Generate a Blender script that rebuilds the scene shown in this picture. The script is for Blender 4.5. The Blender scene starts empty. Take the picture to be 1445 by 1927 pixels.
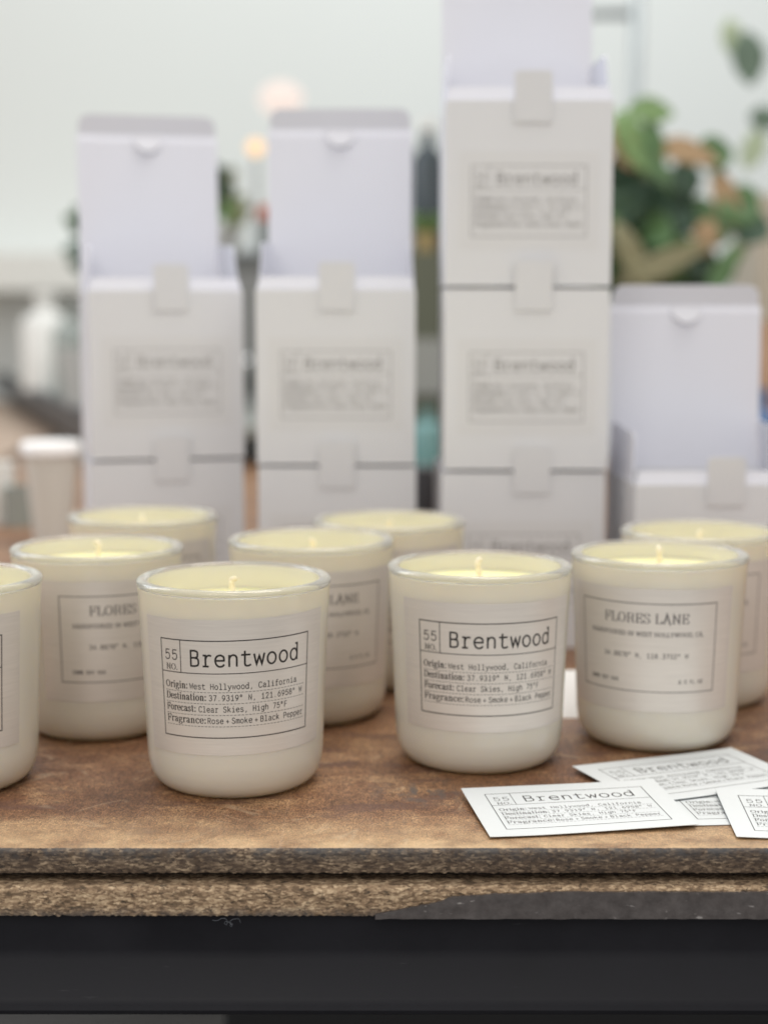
import bpy, bmesh, math, random
from mathutils import Vector, Matrix, noise
R = math.radians
random.seed(7)
scene = bpy.context.scene
COL = scene.collection

# ------------------------------------------------------------------ helpers
def tag(o, label=None, cat=None, group=None, kind=None):
    if label: o['label'] = label
    if cat: o['category'] = cat
    if group: o['group'] = group
    if kind: o['kind'] = kind
    return o

def link_mesh(name, verts, faces, mats, parent=None, smooth=False, midx=None, angle=None):
    me = bpy.data.meshes.new(name)
    me.from_pydata([tuple(v) for v in verts], [], faces)
    for m in (mats if isinstance(mats, (list, tuple)) else [mats]):
        me.materials.append(m)
    if midx:
        for p, i in zip(me.polygons, midx): p.material_index = i
    bm = bmesh.new(); bm.from_mesh(me)
    bmesh.ops.recalc_face_normals(bm, faces=bm.faces)
    bm.to_mesh(me); bm.free()
    if smooth:
        for p in me.polygons: p.use_smooth = True
        if angle is not None:
            me.set_sharp_from_angle(angle=R(angle))
    me.update()
    o = bpy.data.objects.new(name, me); COL.objects.link(o)
    if parent: o.parent = parent
    return o

class MB:
    """collects shapes, then becomes ONE mesh object"""
    def __init__(s): s.v = []; s.f = []; s.m = []
    def add(s, v, f, mi=0):
        b = len(s.v); s.v += [Vector(p) for p in v]
        s.f += [tuple(i + b for i in q) for q in f]; s.m += [mi] * len(f)
    def box(s, x0, x1, y0, y1, z0, z1, mi=0):
        v = [(x, y, z) for x in (x0, x1) for y in (y0, y1) for z in (z0, z1)]
        s.add(v, [(0,1,3,2),(4,6,7,5),(0,4,5,1),(2,3,7,6),(0,2,6,4),(1,5,7,3)], mi)
    def prism(s, pts, o, ex, ey, t, mi=0):
        """2-D outline pts in the plane (o, ex, ey), thickness t along -(ex x ey)"""
        o, ex, ey = Vector(o), Vector(ex).normalized(), Vector(ey).normalized()
        n = ex.cross(ey); k = len(pts)
        a = [o + ex * p[0] + ey * p[1] for p in pts]
        b = [p - n * t for p in a]
        s.add(a + b, [tuple(range(k)), tuple(range(2*k-1, k-1, -1))] +
              [(i, (i+1) % k, (i+1) % k + k, i + k) for i in range(k)], mi)
    def lathe(s, prof, seg=96, mi=0, c=(0,0,0), closed=False):
        cx, cy, cz = c; vs = []; fs = []
        n = len(prof); ids = []
        for r, z in prof:
            if r < 1e-6:
                ids.append([len(vs)] * seg); vs.append((cx, cy, cz + z))
            else:
                ids.append(list(range(len(vs), len(vs) + seg)))
                vs += [(cx + r*math.cos(2*math.pi*k/seg), cy + r*math.sin(2*math.pi*k/seg), cz + z) for k in range(seg)]
        for i in range(n if closed else n - 1):
            A, B = ids[i], ids[(i+1) % n]
            for k in range(seg):
                q = [A[k], A[(k+1) % seg], B[(k+1) % seg], B[k]]
                u = []
                for t in q:
                    if t not in u: u.append(t)
                if len(u) >= 3: fs.append(tuple(u))
        s.add(vs, fs, mi)
    def tube(s, pts, rad, seg=10, mi=0):
        pts = [Vector(p) for p in pts]; n = len(pts); vs = []
        up = Vector((0.31, 0.95, 0.1))
        for i, p in enumerate(pts):
            d = (pts[min(i+1, n-1)] - pts[max(i-1, 0)]).normalized()
            a = d.cross(up).normalized(); b = d.cross(a)
            r = rad[i] if isinstance(rad, (list, tuple)) else rad
            vs += [p + (a*math.cos(2*math.pi*k/seg) + b*math.sin(2*math.pi*k/seg)) * r for k in range(seg)]
        fs = [(i*seg+k, i*seg+(k+1) % seg, (i+1)*seg+(k+1) % seg, (i+1)*seg+k) for i in range(n-1) for k in range(seg)]
        fs += [tuple(range(seg-1, -1, -1)), tuple(range((n-1)*seg, n*seg))]
        s.add(vs, fs, mi)
    def build(s, name, mats, parent=None, smooth=False, angle=None):
        return link_mesh(name, s.v, s.f, mats, parent, smooth, s.m, angle)

def empty(name, loc, rz=0, **k):
    o = bpy.data.objects.new(name, None); COL.objects.link(o)
    o.empty_display_size = .02
    o.location = loc; o.rotation_euler = (0, 0, rz)
    return tag(o, **k)

def copy_tree(o, parent=None):
    c = o.copy(); COL.objects.link(c)
    if parent: c.parent = parent
    for ch in [x for x in bpy.data.objects if x.parent == o]:
        copy_tree(ch, c)
    return c

def kids(o, stem): return [x for x in bpy.data.objects if x.parent == o and x.name.split('.')[0] == stem]

# ------------------------------------------------------------------ materials
def S(r, g, b):
    f = lambda c: (c/255/12.92) if c/255 <= .04045 else ((c/255+.055)/1.055)**2.4
    return (f(r), f(g), f(b), 1)

class NT:
    def __init__(s, name):
        s.m = bpy.data.materials.new(name); s.m.use_nodes = True
        s.n = s.m.node_tree.nodes; s.l = s.m.node_tree.links
        s.p = s.n['Principled BSDF']; s.out = s.n['Material Output']
    def node(s, t, **k):
        n = s.n.new(t)
        for a, b in k.items():
            if a.startswith('i_'):
                key = a[2:]
                key = int(key) if key.isdigit() else key.replace('_', ' ')
                n.inputs[key].default_value = b
            else: setattr(n, a, b)
        return n
    def link(s, a, b): s.l.new(a, b)
    def coord(s, scale=(1,1,1), rot=(0,0,0)):
        tc = s.node('ShaderNodeTexCoord'); mp = s.node('ShaderNodeMapping')
        mp.inputs['Scale'].default_value = scale; mp.inputs['Rotation'].default_value = rot
        s.link(tc.outputs['Object'], mp.inputs['Vector']); return mp.outputs['Vector']
    def noise(s, vec, scale, detail=4, rough=.55, dist=0):
        n = s.node('ShaderNodeTexNoise'); n.inputs['Scale'].default_value = scale
        n.inputs['Detail'].default_value = detail; n.inputs['Roughness'].default_value = rough
        n.inputs['Distortion'].default_value = dist
        s.link(vec, n.inputs['Vector']); return n.outputs['Fac']
    def ramp(s, fac, stops, interp='LINEAR'):
        r = s.node('ShaderNodeValToRGB'); e = r.color_ramp.elements; r.color_ramp.interpolation = interp
        while len(e) < len(stops): e.new(.5)
        for el, (p, c) in zip(e, stops):
            el.position = p; el.color = c if len(c) == 4 else (*c, 1)
        s.link(fac, r.inputs['Fac']); return r.outputs['Color']
    def mix(s, fac, a, b, mode='MIX'):
        m = s.node('ShaderNodeMix', data_type='RGBA', blend_type=mode)
        for sock, v in ((m.inputs[0], fac), (m.inputs[6], a), (m.inputs[7], b)):
            if hasattr(v, 'links'): s.link(v, sock)
            else: sock.default_value = v
        return m.outputs[2]
    def math(s, op, a, b=None, clamp=False):
        m = s.node('ShaderNodeMath', operation=op, use_clamp=clamp)
        for i, v in ((0, a), (1, b)):
            if v is None: continue
            if hasattr(v, 'links'): s.link(v, m.inputs[i])
            else: m.inputs[i].default_value = v
        return m.outputs[0]
    def bump(s, h, strength=.3, dist=.001):
        b = s.node('ShaderNodeBump'); b.inputs['Strength'].default_value = strength
        b.inputs['Distance'].default_value = dist
        s.link(h, b.inputs['Height']); s.link(b.outputs['Normal'], s.p.inputs['Normal']); return b
    def set(s, **k):
        for a, v in k.items():
            sock = s.p.inputs[a.replace('_', ' ')]
            if hasattr(v, 'links'): s.link(v, sock)
            else: sock.default_value = v
        return s

def simple(name, col, rough=.6, var=.06, scale=20, **k):
    t = NT(name); v = t.coord()
    n = t.noise(v, scale, 3)
    c = t.mix(n, tuple(x*(1-var) for x in col[:3])+(1,), tuple(min(1, x*(1+var)) for x in col[:3])+(1,))
    t.set(Base_Color=c, Roughness=rough, **k)
    return t.m

M = {}
def jar_mat(name, col, sub, trans, tcol=(.95, .88, .64, 1)):
    t = NT(name); v = t.coord()
    n = t.noise(v, 30, 3)
    c = t.mix(n, tuple(x*.97 for x in col[:3])+(1,), col)
    t.set(Base_Color=c, Roughness=.42, Subsurface_Weight=sub, Subsurface_Scale=.006)
    t.p.inputs['Subsurface Radius'].default_value = (1, .85, .5)
    t.set(Coat_Weight=.9, Coat_Roughness=.015, Coat_IOR=1.5)
    if trans:
        tr = t.node('ShaderNodeBsdfTranslucent'); tr.inputs['Color'].default_value = tcol
        mx = t.node('ShaderNodeMixShader'); mx.inputs[0].default_value = trans
        t.link(t.p.outputs[0], mx.inputs[1]); t.link(tr.outputs[0], mx.inputs[2]); t.link(mx.outputs[0], t.out.inputs['Surface'])
    return t.m
M['jar'] = jar_mat('milky_glass', (.81, .77, .685, 1), .35, .26)
M['jar_in'] = jar_mat('milky_glass_inside', (.80, .79, .72, 1), .3, .30, (.92, .88, .70, 1))
t = NT('clear_rim_glass'); t.set(Base_Color=(.97, .955, .88, 1), Roughness=.03, IOR=1.42, Transmission_Weight=.78); M['rim'] = t.m
t = NT('candle_wax'); v = t.coord(); n = t.noise(v, 60, 3)
t.set(Base_Color=t.mix(n, (.90, .83, .42, 1), (.93, .87, .52, 1)), Roughness=.35, Subsurface_Weight=.6, Subsurface_Scale=.008)
t.p.inputs['Subsurface Radius'].default_value = (1, .8, .3); M['wax'] = t.m
t = NT('cotton_wick'); v = t.coord((1,1,1))
t.set(Base_Color=t.ramp(t.noise(v, 900, 4), [(.3, (.66,.55,.34)), (.7, (.92,.88,.74))]), Roughness=.8)
t.bump(t.noise(v, 1500, 2), .5, .0004); M['wick'] = t.m
# satin label stock: faint brushed grain running round the jar
t = NT('satin_label_paper'); v = t.coord((60, 60, 1400)); g = t.noise(v, 1.0, 5, .6)
v2 = t.coord(); g2 = t.noise(v2, 45, 4)
c = t.mix(g, (.52, .485, .445, 1), (.84, .79, .73, 1)); c = t.mix(g2, c, (.69, .645, .595, 1))
t.set(Base_Color=c, Roughness=.40, Metallic=.35); t.p.inputs['Specular IOR Level'].default_value = .7
t.bump(g, .12, .0003); M['label'] = t.m
M['card'] = simple('white_card_stock', (.66, .69, .70, 1), .55, .02, 300)
t = NT('printing_ink'); v = t.coord(); t.set(Base_Color=t.mix(t.noise(v, 400, 2), (.008,.006,.005,1), (.015,.011,.010,1)), Roughness=.55); M['ink'] = t.m
t = NT('grey_ink'); v = t.coord(); t.set(Base_Color=t.mix(t.noise(v, 400, 2), (.08,.07,.07,1), (.13,.115,.115,1)), Roughness=.55); M['greyink'] = t.m
t = NT('faded_ink'); v = t.coord(); t.set(Base_Color=t.mix(t.noise(v, 400, 2), (.16,.15,.15,1), (.22,.21,.21,1)), Roughness=.6); M['faintink'] = t.m
M['carton'] = simple('carton_board_outside', (.675, .68, .705, 1), .55, .015, 12)
M['carton_in'] = simple('carton_board_inside', (.715, .725, .80, 1), .6, .012, 12)
M['sticker'] = simple('box_sticker_paper', (.655, .655, .67, 1), .45, .012, 30)

# bench top: worn sealed hardboard
t = NT('worn_hardboard_top')
v = t.coord((1, 1.15, 1)); vf = t.coord((1, 1.3, 1)); vo = t.coord()
big = t.noise(v, 8.5, 5, .62, .3); mid = t.noise(v, 30, 9, .78, .15); fine = t.noise(t.coord((1, .42, 1)), 1500, 2, .6); fib = t.noise(t.coord((1, .6, 1)), 420, 5, .8)
c1 = t.ramp(big, [(.34, (.075,.036,.022)), (.46, (.155,.076,.040)), (.56, (.25,.135,.070)), (.67, (.43,.27,.150))])
c2 = t.ramp(mid, [(.35, (.060,.027,.017)), (.48, (.165,.080,.043)), (.57, (.29,.170,.092)), (.66, (.52,.35,.200))])
c = t.mix(.5, c1, c2)
sp = t.math('ADD', t.math('MULTIPLY', fine, .55), t.math('MULTIPLY', fib, .45))
c = t.mix(.92, c, t.ramp(sp, [(.36, (.05,.045,.04)), (.49, (.46,.45,.45)), (.60, (1,.98,.90))]), 'OVERLAY')
# purple-brown soaked stains
st = t.ramp(t.noise(t.coord((1, 2.6, 1)), 24, 3, .5, .4), [(.57, (0,0,0)), (.66, (1,1,1))])
c = t.mix(t.math('MULTIPLY', st, .62), c, (.105, .052, .040, 1))
# worn pale strip near the front edge
sx = t.node('ShaderNodeSeparateXYZ'); t.link(vo, sx.inputs[0])
w = t.math('SUBTRACT', 1.0, t.math('DIVIDE', t.math('SUBTRACT', sx.outputs['Y'], .6236), .052), True)
w = t.math('MULTIPLY', t.math('POWER', w, 1.3), t.ramp(t.noise(v, 30, 5, .7), [(.30, (.15,.15,.15)), (.62, (1,1,1))]), True)
c = t.mix(t.math('MULTIPLY', w, .70), c, (.72, .52, .30, 1))
# grey scuff left by something heavy
dv = t.node('ShaderNodeVectorMath', operation='DISTANCE'); t.link(vo, dv.inputs[0]); dv.inputs[1].default_value = (.016, .702, 0)
sm = t.math('MULTIPLY', t.math('SUBTRACT', 1.0, t.math('DIVIDE', dv.outputs['Value'], .028), True), t.ramp(t.noise(t.coord((1, .6, 1)), 130, 4, .6), [(.50, (0,0,0)), (.58, (1,1,1))]))
c = t.mix(t.math('MULTIPLY', sm, .9, True), c, (.09, .08, .075, 1))
# scratches
def scratches(rot, scale, lo):
    vv = t.coord((1, 1, 1), (0, 0, rot)); mp = t.node('ShaderNodeMapping'); mp.inputs['Scale'].default_value = scale
    t.link(vv, mp.inputs['Vector']); a = t.noise(mp.outputs['Vector'], 1, 2, .4, .25)
    a = t.math('ABSOLUTE', t.math('SUBTRACT', a, .5)); a = t.ramp(a, [(0, (1,1,1)), (lo, (0,0,0))])
    gate = t.ramp(t.noise(vo, 21 + rot*7, 2), [(.56, (0,0,0)), (.62, (1,1,1))]); return t.math('MULTIPLY', a, gate)
s1 = scratches(.5, (60, 9, 1), .012); s2 = scratches(2.2, (50, 7, 1), .010)
sc = t.math('MAXIMUM', s1, s2); c = t.mix(t.math('MULTIPLY', sc, .28), c, (.62, .48, .32, 1))
t.set(Base_Color=c, Roughness=t.ramp(mid, [(.3, (.34,.34,.34)), (.7, (.56,.56,.56))]))
t.p.inputs['Specular IOR Level'].default_value = .45
t.bump(t.math('ADD', sp, t.math('MULTIPLY', mid, .4)), .16, .0005); M['top'] = t.m

def chip(name, stops, tint, tz):
    t = NT(name); v = t.coord((.75, 1, 2.0)); vo = t.coord()
    vn = t.node('ShaderNodeTexVoronoi'); vn.inputs['Scale'].default_value = 700; t.link(v, vn.inputs['Vector'])
    sx = t.node('ShaderNodeSeparateColor'); t.link(vn.outputs['Color'], sx.inputs[0])
    a = t.noise(v, 260, 5, .75); b = t.noise(vo, 60, 4, .6)
    f = t.math('ADD', t.math('MULTIPLY', sx.outputs[0], .22), t.math('ADD', t.math('MULTIPLY', a, .56), t.math('MULTIPLY', b, .30)))
    c = t.ramp(f, stops)
    pit = t.ramp(t.noise(t.coord((.8, 1, 1.2)), 330, 3, .6), [(.30, (1,1,1)), (.40, (0,0,0))]); c = t.mix(t.math('MULTIPLY', pit, .8), c, (.02, .015, .012, 1))
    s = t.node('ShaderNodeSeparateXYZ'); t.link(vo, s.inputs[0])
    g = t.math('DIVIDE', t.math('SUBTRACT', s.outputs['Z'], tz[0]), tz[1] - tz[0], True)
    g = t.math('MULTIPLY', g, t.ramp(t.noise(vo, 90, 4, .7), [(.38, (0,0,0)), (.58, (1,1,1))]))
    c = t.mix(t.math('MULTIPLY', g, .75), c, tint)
    t.set(Base_Color=c, Roughness=.85); t.bump(f, .7, .0012); return t.m
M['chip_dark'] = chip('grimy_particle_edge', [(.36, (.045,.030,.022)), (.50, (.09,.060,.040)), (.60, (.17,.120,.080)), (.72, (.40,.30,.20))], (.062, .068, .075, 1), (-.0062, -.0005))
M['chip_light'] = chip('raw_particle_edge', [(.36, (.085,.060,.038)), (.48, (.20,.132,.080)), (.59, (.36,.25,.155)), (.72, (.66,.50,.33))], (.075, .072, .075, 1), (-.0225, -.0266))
M['spacer'] = simple('recess_shade_board', (.03, .022, .016, 1), .9, .3, 200)  # near-black colour stands in for the shadow filling the gap
t = NT('grey_edge_banding'); v = t.coord((1,1,1)); n = t.noise(v, 160, 5, .65)
bc = t.ramp(n, [(.3, (.048,.041,.040)), (.7, (.100,.088,.086))]); bc = t.mix(t.ramp(t.noise(t.coord((.35, 1, 1)), 420, 3, .5), [(.66, (0,0,0)), (.72, (.7,.7,.7))]), bc, (.38, .36, .35, 1)); t.set(Base_Color=bc, Roughness=.34); t.bump(t.noise(v, 110, 4, .6), .5, .0008); M['banding'] = t.m
t = NT('black_painted_steel'); v = t.coord(); n = t.noise(v, 25, 5, .6); n2 = t.noise(v, 500, 3, .6); t.p.inputs['Specular IOR Level'].default_value = .22
bc = t.ramp(n, [(.3, (.007,.007,.010)), (.7, (.013,.013,.017))]); bc = t.mix(t.ramp(t.noise(t.coord((.12, 1, 1.4)), 300, 4, .6), [(.69, (0,0,0)), (.75, (.4,.4,.4))]), bc, (.05, .05, .055, 1)); t.set(Base_Color=bc, Roughness=t.ramp(n, [(.3, (.5,.5,.5)), (.7, (.62,.62,.62))]))
t.bump(n2, .12, .0003); M['steel'] = t.m

# ------------------------------------------------------------------ lettering: a stroke alphabet
# 'l' straight polyline, 'c' smooth curve, 'o' ellipse (cx,cy,rx,ry), 'a' arc (cx,cy,rx,ry,deg0,deg1)
MONO = {
 'B': 'l 1,0 1,7|l 1,7 3.2,7|c 3.2,7 4.6,6.5 4.8,5.35 4.5,4.2 3.2,3.75|l 3.2,3.75 1,3.75|c 3.2,3.75 4.8,3.3 5.2,1.9 4.8,.5 3.2,0|l 3.2,0 1,0',
 'r': 'l 1.1,5 2.3,5 2.3,0|l 1,0 3.7,0|c 2.3,3.3 2.9,4.5 4,5.05 5.1,4.9',
 'e': 'l .8,2.65 5.2,2.65|c 5.2,2.65 5,4.2 4.1,4.9 3,5.1 1.6,4.6 .8,3.4 .75,2.2 1.3,.8 2.3,.05 3.4,-.1 4.5,.2 5.1,.8',
 'n': 'l 1.1,0 1.1,5|c 1.1,3.4 1.8,4.6 3,5.1 4.2,4.8 4.8,4 4.9,3|l 4.9,3 4.9,0',
 't': 'l 2.3,6.6 2.3,1.3|c 2.3,1.3 2.5,.3 3.3,-.05 4.3,0 5.2,.35|l .7,5 4.9,5',
 'w': 'l .35,5 1.6,0 3,4.4 4.4,0 5.65,5',
 'o': 'o 3,2.5 2.3,2.6',
 'd': 'l 3.9,7.4 4.9,7.4 4.9,0|o 2.75,2.5 2.15,2.6',
 'a': 'c 1.2,4.3 2,4.95 3,5.1 4.2,4.7 4.6,3.6|l 4.6,3.6 4.6,.9|c 4.6,.9 4.8,.2 5.5,0|c 4.6,2.9 3,2.95 1.5,2.5 .9,1.4 1.4,.3 2.6,-.1 3.8,.2 4.6,1.2',
 's': 'c 4.8,4.3 4,4.95 3,5.1 1.7,4.8 1.2,3.9 1.9,2.95 3.2,2.6 4.5,2.2 5,1.2 4.4,.25 3,-.1 1.8,.1 1,.7',
 'l': 'l 1.3,7.2 3.1,7.2 3.1,0|l 1.2,0 5,0',
 'i': 'l 1.4,5 3.1,5 3.1,0|l 1.2,0 5,0|l 3.05,6.6 3.05,7.2',
 'y': 'l .8,5 3.1,.1|c 5.2,5 3.1,.1 2.4,-1.4 1.5,-2.1 .8,-2.1',
 'f': 'l 1,4.9 4.8,4.9|c 5.1,7.2 4.1,7.4 3,7.2 2.5,6.2|l 2.5,6.2 2.5,0|l 1.2,0 4,0',
 'h': 'l 1.1,0 1.1,7.3|c 1.1,3.4 1.8,4.6 3,5.1 4.2,4.8 4.8,4 4.9,3|l 4.9,3 4.9,0',
 'c': 'c 5,4.2 4.1,5 3,5.1 1.6,4.6 .8,3.3 .8,1.9 1.6,.5 3,-.1 4.1,.1 5,.8',
 'k': 'l 1.1,0 1.1,7.3|l 1.1,1.9 4.6,5|l 2.4,3 5,0',
 'm': 'l .6,0 .6,5|c .6,3.8 1.1,4.8 1.9,5.1 2.7,4.8 3,3.8|l 3,3.8 3,0|c 3,3.8 3.4,4.8 4.3,5.1 5.1,4.8 5.4,3.8|l 5.4,3.8 5.4,0',
 'p': 'l 1.1,5 1.1,-2.2|o 3.2,2.5 2.1,2.6',
 'g': 'c 5.4,5.2 4.9,4.6 4.9,4|l 4.9,4.6 4.9,-.6|c 4.9,-.6 4.4,-1.8 3,-2.2 1.3,-1.8|o 2.9,2.6 2,2.4',
 'v': 'l .8,5 3,0 5.2,5', 'u': 'l 1,5 1,2|c 1,2 1.4,.5 2.8,-.1 4.2,.5 4.9,1.8|l 4.9,5 4.9,0',
 'W': 'l .3,7 1.5,0 3,5.6 4.5,0 5.7,7', 'H': 'l .9,0 .9,7|l 5.1,0 5.1,7|l .9,3.6 5.1,3.6',
 'C': 'c 5.3,5.6 4.5,6.9 3.2,7.1 1.6,6.5 .8,4.8 .75,3 1.2,1.1 2.3,.1 3.4,-.1 4.6,.3 5.3,1.5',
 'N': 'l 1,0 1,7 5,0 5,7', 'S': 'c 5,6 4.2,6.9 3,7.1 1.6,6.7 1.1,5.5 1.6,4.3 3,3.6 4.5,3 5.1,1.8 4.5,.4 3,-.1 1.7,.2 .8,1.3',
 'R': 'l 1,0 1,7|l 1,7 3.2,7|c 3.2,7 4.7,6.5 5,5.2 4.6,3.9 3.2,3.4|l 3.2,3.4 1,3.4|l 3,3.4 5.2,0',
 'P': 'l 1,0 1,7|l 1,7 3.2,7|c 3.2,7 4.7,6.4 5.1,5.1 4.7,3.7 3.2,3.2|l 3.2,3.2 1,3.2', 'F': 'l 1.1,0 1.1,7|l 1.1,7 5,7|l 1.1,3.6 4.6,3.6',
 'L': 'l 1.2,7 1.2,0 5,0', 'Z': 'l 1,7 5,7 1,0 5.1,0', 'O': 'o 3,3.5 2.3,3.6', 'Y': 'l .8,7 3,3.4 5.2,7|l 3,3.4 3,0', 'A': 'l .6,0 3,7 5.4,0|l 1.4,2.4 4.6,2.4', 'X': 'l .8,0 5.2,7|l .8,7 5.2,0',
 '0': 'o 3,3.5 2.1,3.6|l 2.2,2.5 3.8,4.5', '1': 'l 1.4,5.6 3.2,7 3.2,0|l 1.3,0 5,0',
 '2': 'c 1,5.5 1.7,6.8 3,7.1 4.5,6.5 4.8,5.2 4.1,3.7 2.6,2 1,0|l 1,0 5,0', '3': 'c 1.1,6.1 2,7 3.2,7.05 4.5,6.4 4.6,5 3.9,4 2.7,3.7|c 2.7,3.7 4.3,3.3 5,2 4.4,.5 3,-.1 1.7,.1 .9,1.1',
 '4': 'l 4,0 4,7 .8,2.1 5.3,2.1', '5': 'l 4.8,7 1.6,7 1.3,3.6|c 1.3,3.6 2.2,4.3 3.1,4.5 4.5,4 5,2.3 4.4,.6 3,-.1 1.7,.1 .9,1.1',
 '6': 'c 4.4,7.1 2.9,6.3 1.6,4.6 1,2.6|o 3,2.2 2.05,2.3', '7': 'l .9,7 5,7 2.4,0', '8': 'o 3,5.3 1.75,1.75|o 3,1.8 2.1,1.9', '9': 'c 1.7,-.1 3.1,.7 4.4,2.4 5,4.4|o 3,4.8 2.05,2.3',
 '.': 'l 2.9,0 2.9,.5', ',': 'l 3.1,.6 2.3,-1.3', '°': 'o 2.6,5.9 1.25,1.3', '+': 'l 1,2.6 5,2.6|l 3,.6 3,4.6', '%': 'o 1.6,5.6 1,1.3|o 4.4,1.4 1,1.3|l 1,0 5,7', ' ': '', '~': '',
}
# serif capitals/lower case: (advance, strokes); a stroke's weight follows its direction, hairline serifs
SERIF = {
 'O': (6.4, 'o 3.1,3.5 2.5,3.5'), 'D': (6.2, 'l 1.3,0 1.3,7|l .4,7 2.9,7|l .4,0 2.9,0|c 2.9,7 4.8,6.3 5.4,3.5 4.8,.7 2.9,0'),
 'F': (5.2, 'l 1.3,0 1.3,7|l .4,7 4.8,7 4.8,5.6|l 1.3,3.6 3.7,3.6|l 3.7,4.4 3.7,2.8|l .4,0 2.4,0'),
 'N': (6.6, 'l 1.3,0 1.3,7 5.2,0 5.2,7|l .5,0 2.1,0|l .4,7 1.4,7|l 4.4,7 6.1,7'),
 'L': (5.2, 'l 1.4,0 1.4,7|l .5,7 2.4,7|l .5,0 4.8,0 4.9,1.7'), 'R': (6.1, 'l 1.3,0 1.3,7|l .4,7 3,7|c 3,7 4.6,6.5 4.8,5.2 4.4,4 3,3.5|l 3,3.5 1.3,3.5|c 3,3.5 4.3,3 4.5,1.2 5,.1 5.9,.2|l .4,0 2.3,0'),
 'E': (5.5, 'l 1.4,0 1.4,7|l .5,7 4.8,7 4.9,5.5|l .5,0 4.9,0 5.1,1.6|l 1.4,3.6 3.8,3.6|l 3.8,4.3 3.8,2.9'),
 'S': (5, 'c 4.2,5.4 3.8,6.7 2.6,7.1 1.1,6.6 .8,5.3 1.8,4.2 3.3,3.3 4.3,2.1 4,.6 2.5,-.1 1.1,.3 .6,1.8'),
 'A': (6.2, 'l .9,0 3,7|c 3,7 3,7 5.1,0 5.1,0|l 1.6,2.3 4.4,2.3|l .2,0 1.7,0|l 4.2,0 6,0'), 'H': (6.6, 'l 1.3,0 1.3,7|l 5.2,0 5.2,7|l .5,7 2.2,7|l .5,0 2.2,0|l 4.4,7 6,7|l 4.4,0 6,0|l 1.3,3.6 5.2,3.6'),
 'P': (5.6, 'l 1.3,0 1.3,7|l .4,7 3,7|c 3,7 4.6,6.4 4.9,5.1 4.5,3.8 3,3.2|l 3,3.2 1.3,3.2|l .4,0 2.3,0'), 'U': (6.3, 'l 1.3,7 1.3,2|c 1.3,2 1.9,.4 3.2,-.1 4.6,.5 5,2|l 5,2 5,7|l .5,7 2.2,7|l 4.2,7 5.8,7'),
 'I': (2.9, 'l 1.4,0 1.4,7|l .5,7 2.4,7|l .5,0 2.4,0'), 'W': (8.6, 'l 1,7 2.7,0 4.3,7 5.9,0 7.5,7|l .2,7 1.9,7|l 6.7,7 8.3,7'), 'T': (5.6, 'l 2.8,0 2.8,7|l .4,5.5 .5,7 5.1,7 5.2,5.5|l 1.8,0 3.8,0'),
 'Y': (5.9, 'l 1,7 3,3.3 5,7|l 3,3.3 3,0|l .2,7 1.8,7|l 4.2,7 5.7,7|l 2,0 4,0'), 'C': (5.8, 'c 5.1,5.3 4.6,6.7 3.2,7.1 1.5,6.4 .8,3.5 1.4,.8 3.1,-.1 4.6,.4 5.2,1.8'),
 'r': (3.8, 'l 1.3,0 1.3,4.9|l .4,4.9 1.3,4.9|l .4,0 2.3,0|c 1.3,3.2 1.9,4.5 3.2,5 3.4,4.4'), 'i': (2.8, 'l 1.4,0 1.4,4.9|l .5,4.9 1.4,4.9|l .5,0 2.4,0|l 1.35,6.4 1.35,7.1'),
 'g': (4.6, 'o 2.1,3.4 1.3,1.6|c 1.5,2 .9,1.3 1.6,.6 3.4,.2 4,-.8 3,-2 1.4,-2 .6,-1.1 1.4,-.1|l 3.1,4.6 4.3,5'), 'n': (5, 'l 1.3,0 1.3,4.9|l .4,4.9 1.3,4.9|l .4,0 2.2,0|c 1.3,3.6 2,4.8 3.1,4.9 3.7,3.6|l 3.7,3.6 3.7,0|l 2.9,0 4.7,0'),
 'e': (4.3, 'l .9,2.6 3.7,2.6|c 3.7,2.6 3.4,4.5 2.3,5.1 1,4.3 .7,2.4 1.2,.6 2.4,-.1 3.8,.9'), 's': (3.7, 'c 3,3.9 2.6,4.9 1.8,5.05 .9,4.4 .9,3.4 1.8,2.7 2.9,1.9 3,.8 2,-.1 .9,.1 .5,1.2'),
 't': (3.2, 'l 1.5,6.3 1.5,1|c 1.5,1 1.8,0 3,.3|l .5,4.9 2.9,4.9'), 'a': (4.4, 'c .8,3.9 1.3,4.9 2.2,5.05 3,4.4 3.1,3.4|l 3.1,3.4 3.1,.8|c 3.1,.8 3.5,0 4.2,.3|c 3.1,2.9 1.6,2.5 .8,1.3 1.2,.1 2.2,.1 3.1,1.2'),
 'o': (4.6, 'o 2.3,2.5 1.6,2.55'), 'c': (4, 'c 3.3,3.9 2.9,4.9 2.1,5.05 1,4.3 .7,2.4 1.2,.6 2.3,-.1 3.5,.9'), ':': (2.4, 'l 1.2,.1 1.2,.8|l 1.2,4 1.2,4.7'), '.': (2, 'l 1,.1 1,.8'), ',': (2, 'l 1.1,.7 .7,-1'), ' ': (2.6, ''),
}
def catmull(p, n=5):
    q = [p[0]] + p + [p[-1]]; out = []
    for i in range(1, len(q)-2):
        a, b, c, d = q[i-1], q[i], q[i+1], q[i+2]
        for k in range(n):
            t = k/n
            out.append(tuple(.5*((2*b[j]) + (-a[j]+c[j])*t + (2*a[j]-5*b[j]+4*c[j]-d[j])*t*t + (-a[j]+3*b[j]-3*c[j]+d[j])*t**3) for j in (0, 1)))
    out.append(p[-1]); return out
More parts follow.
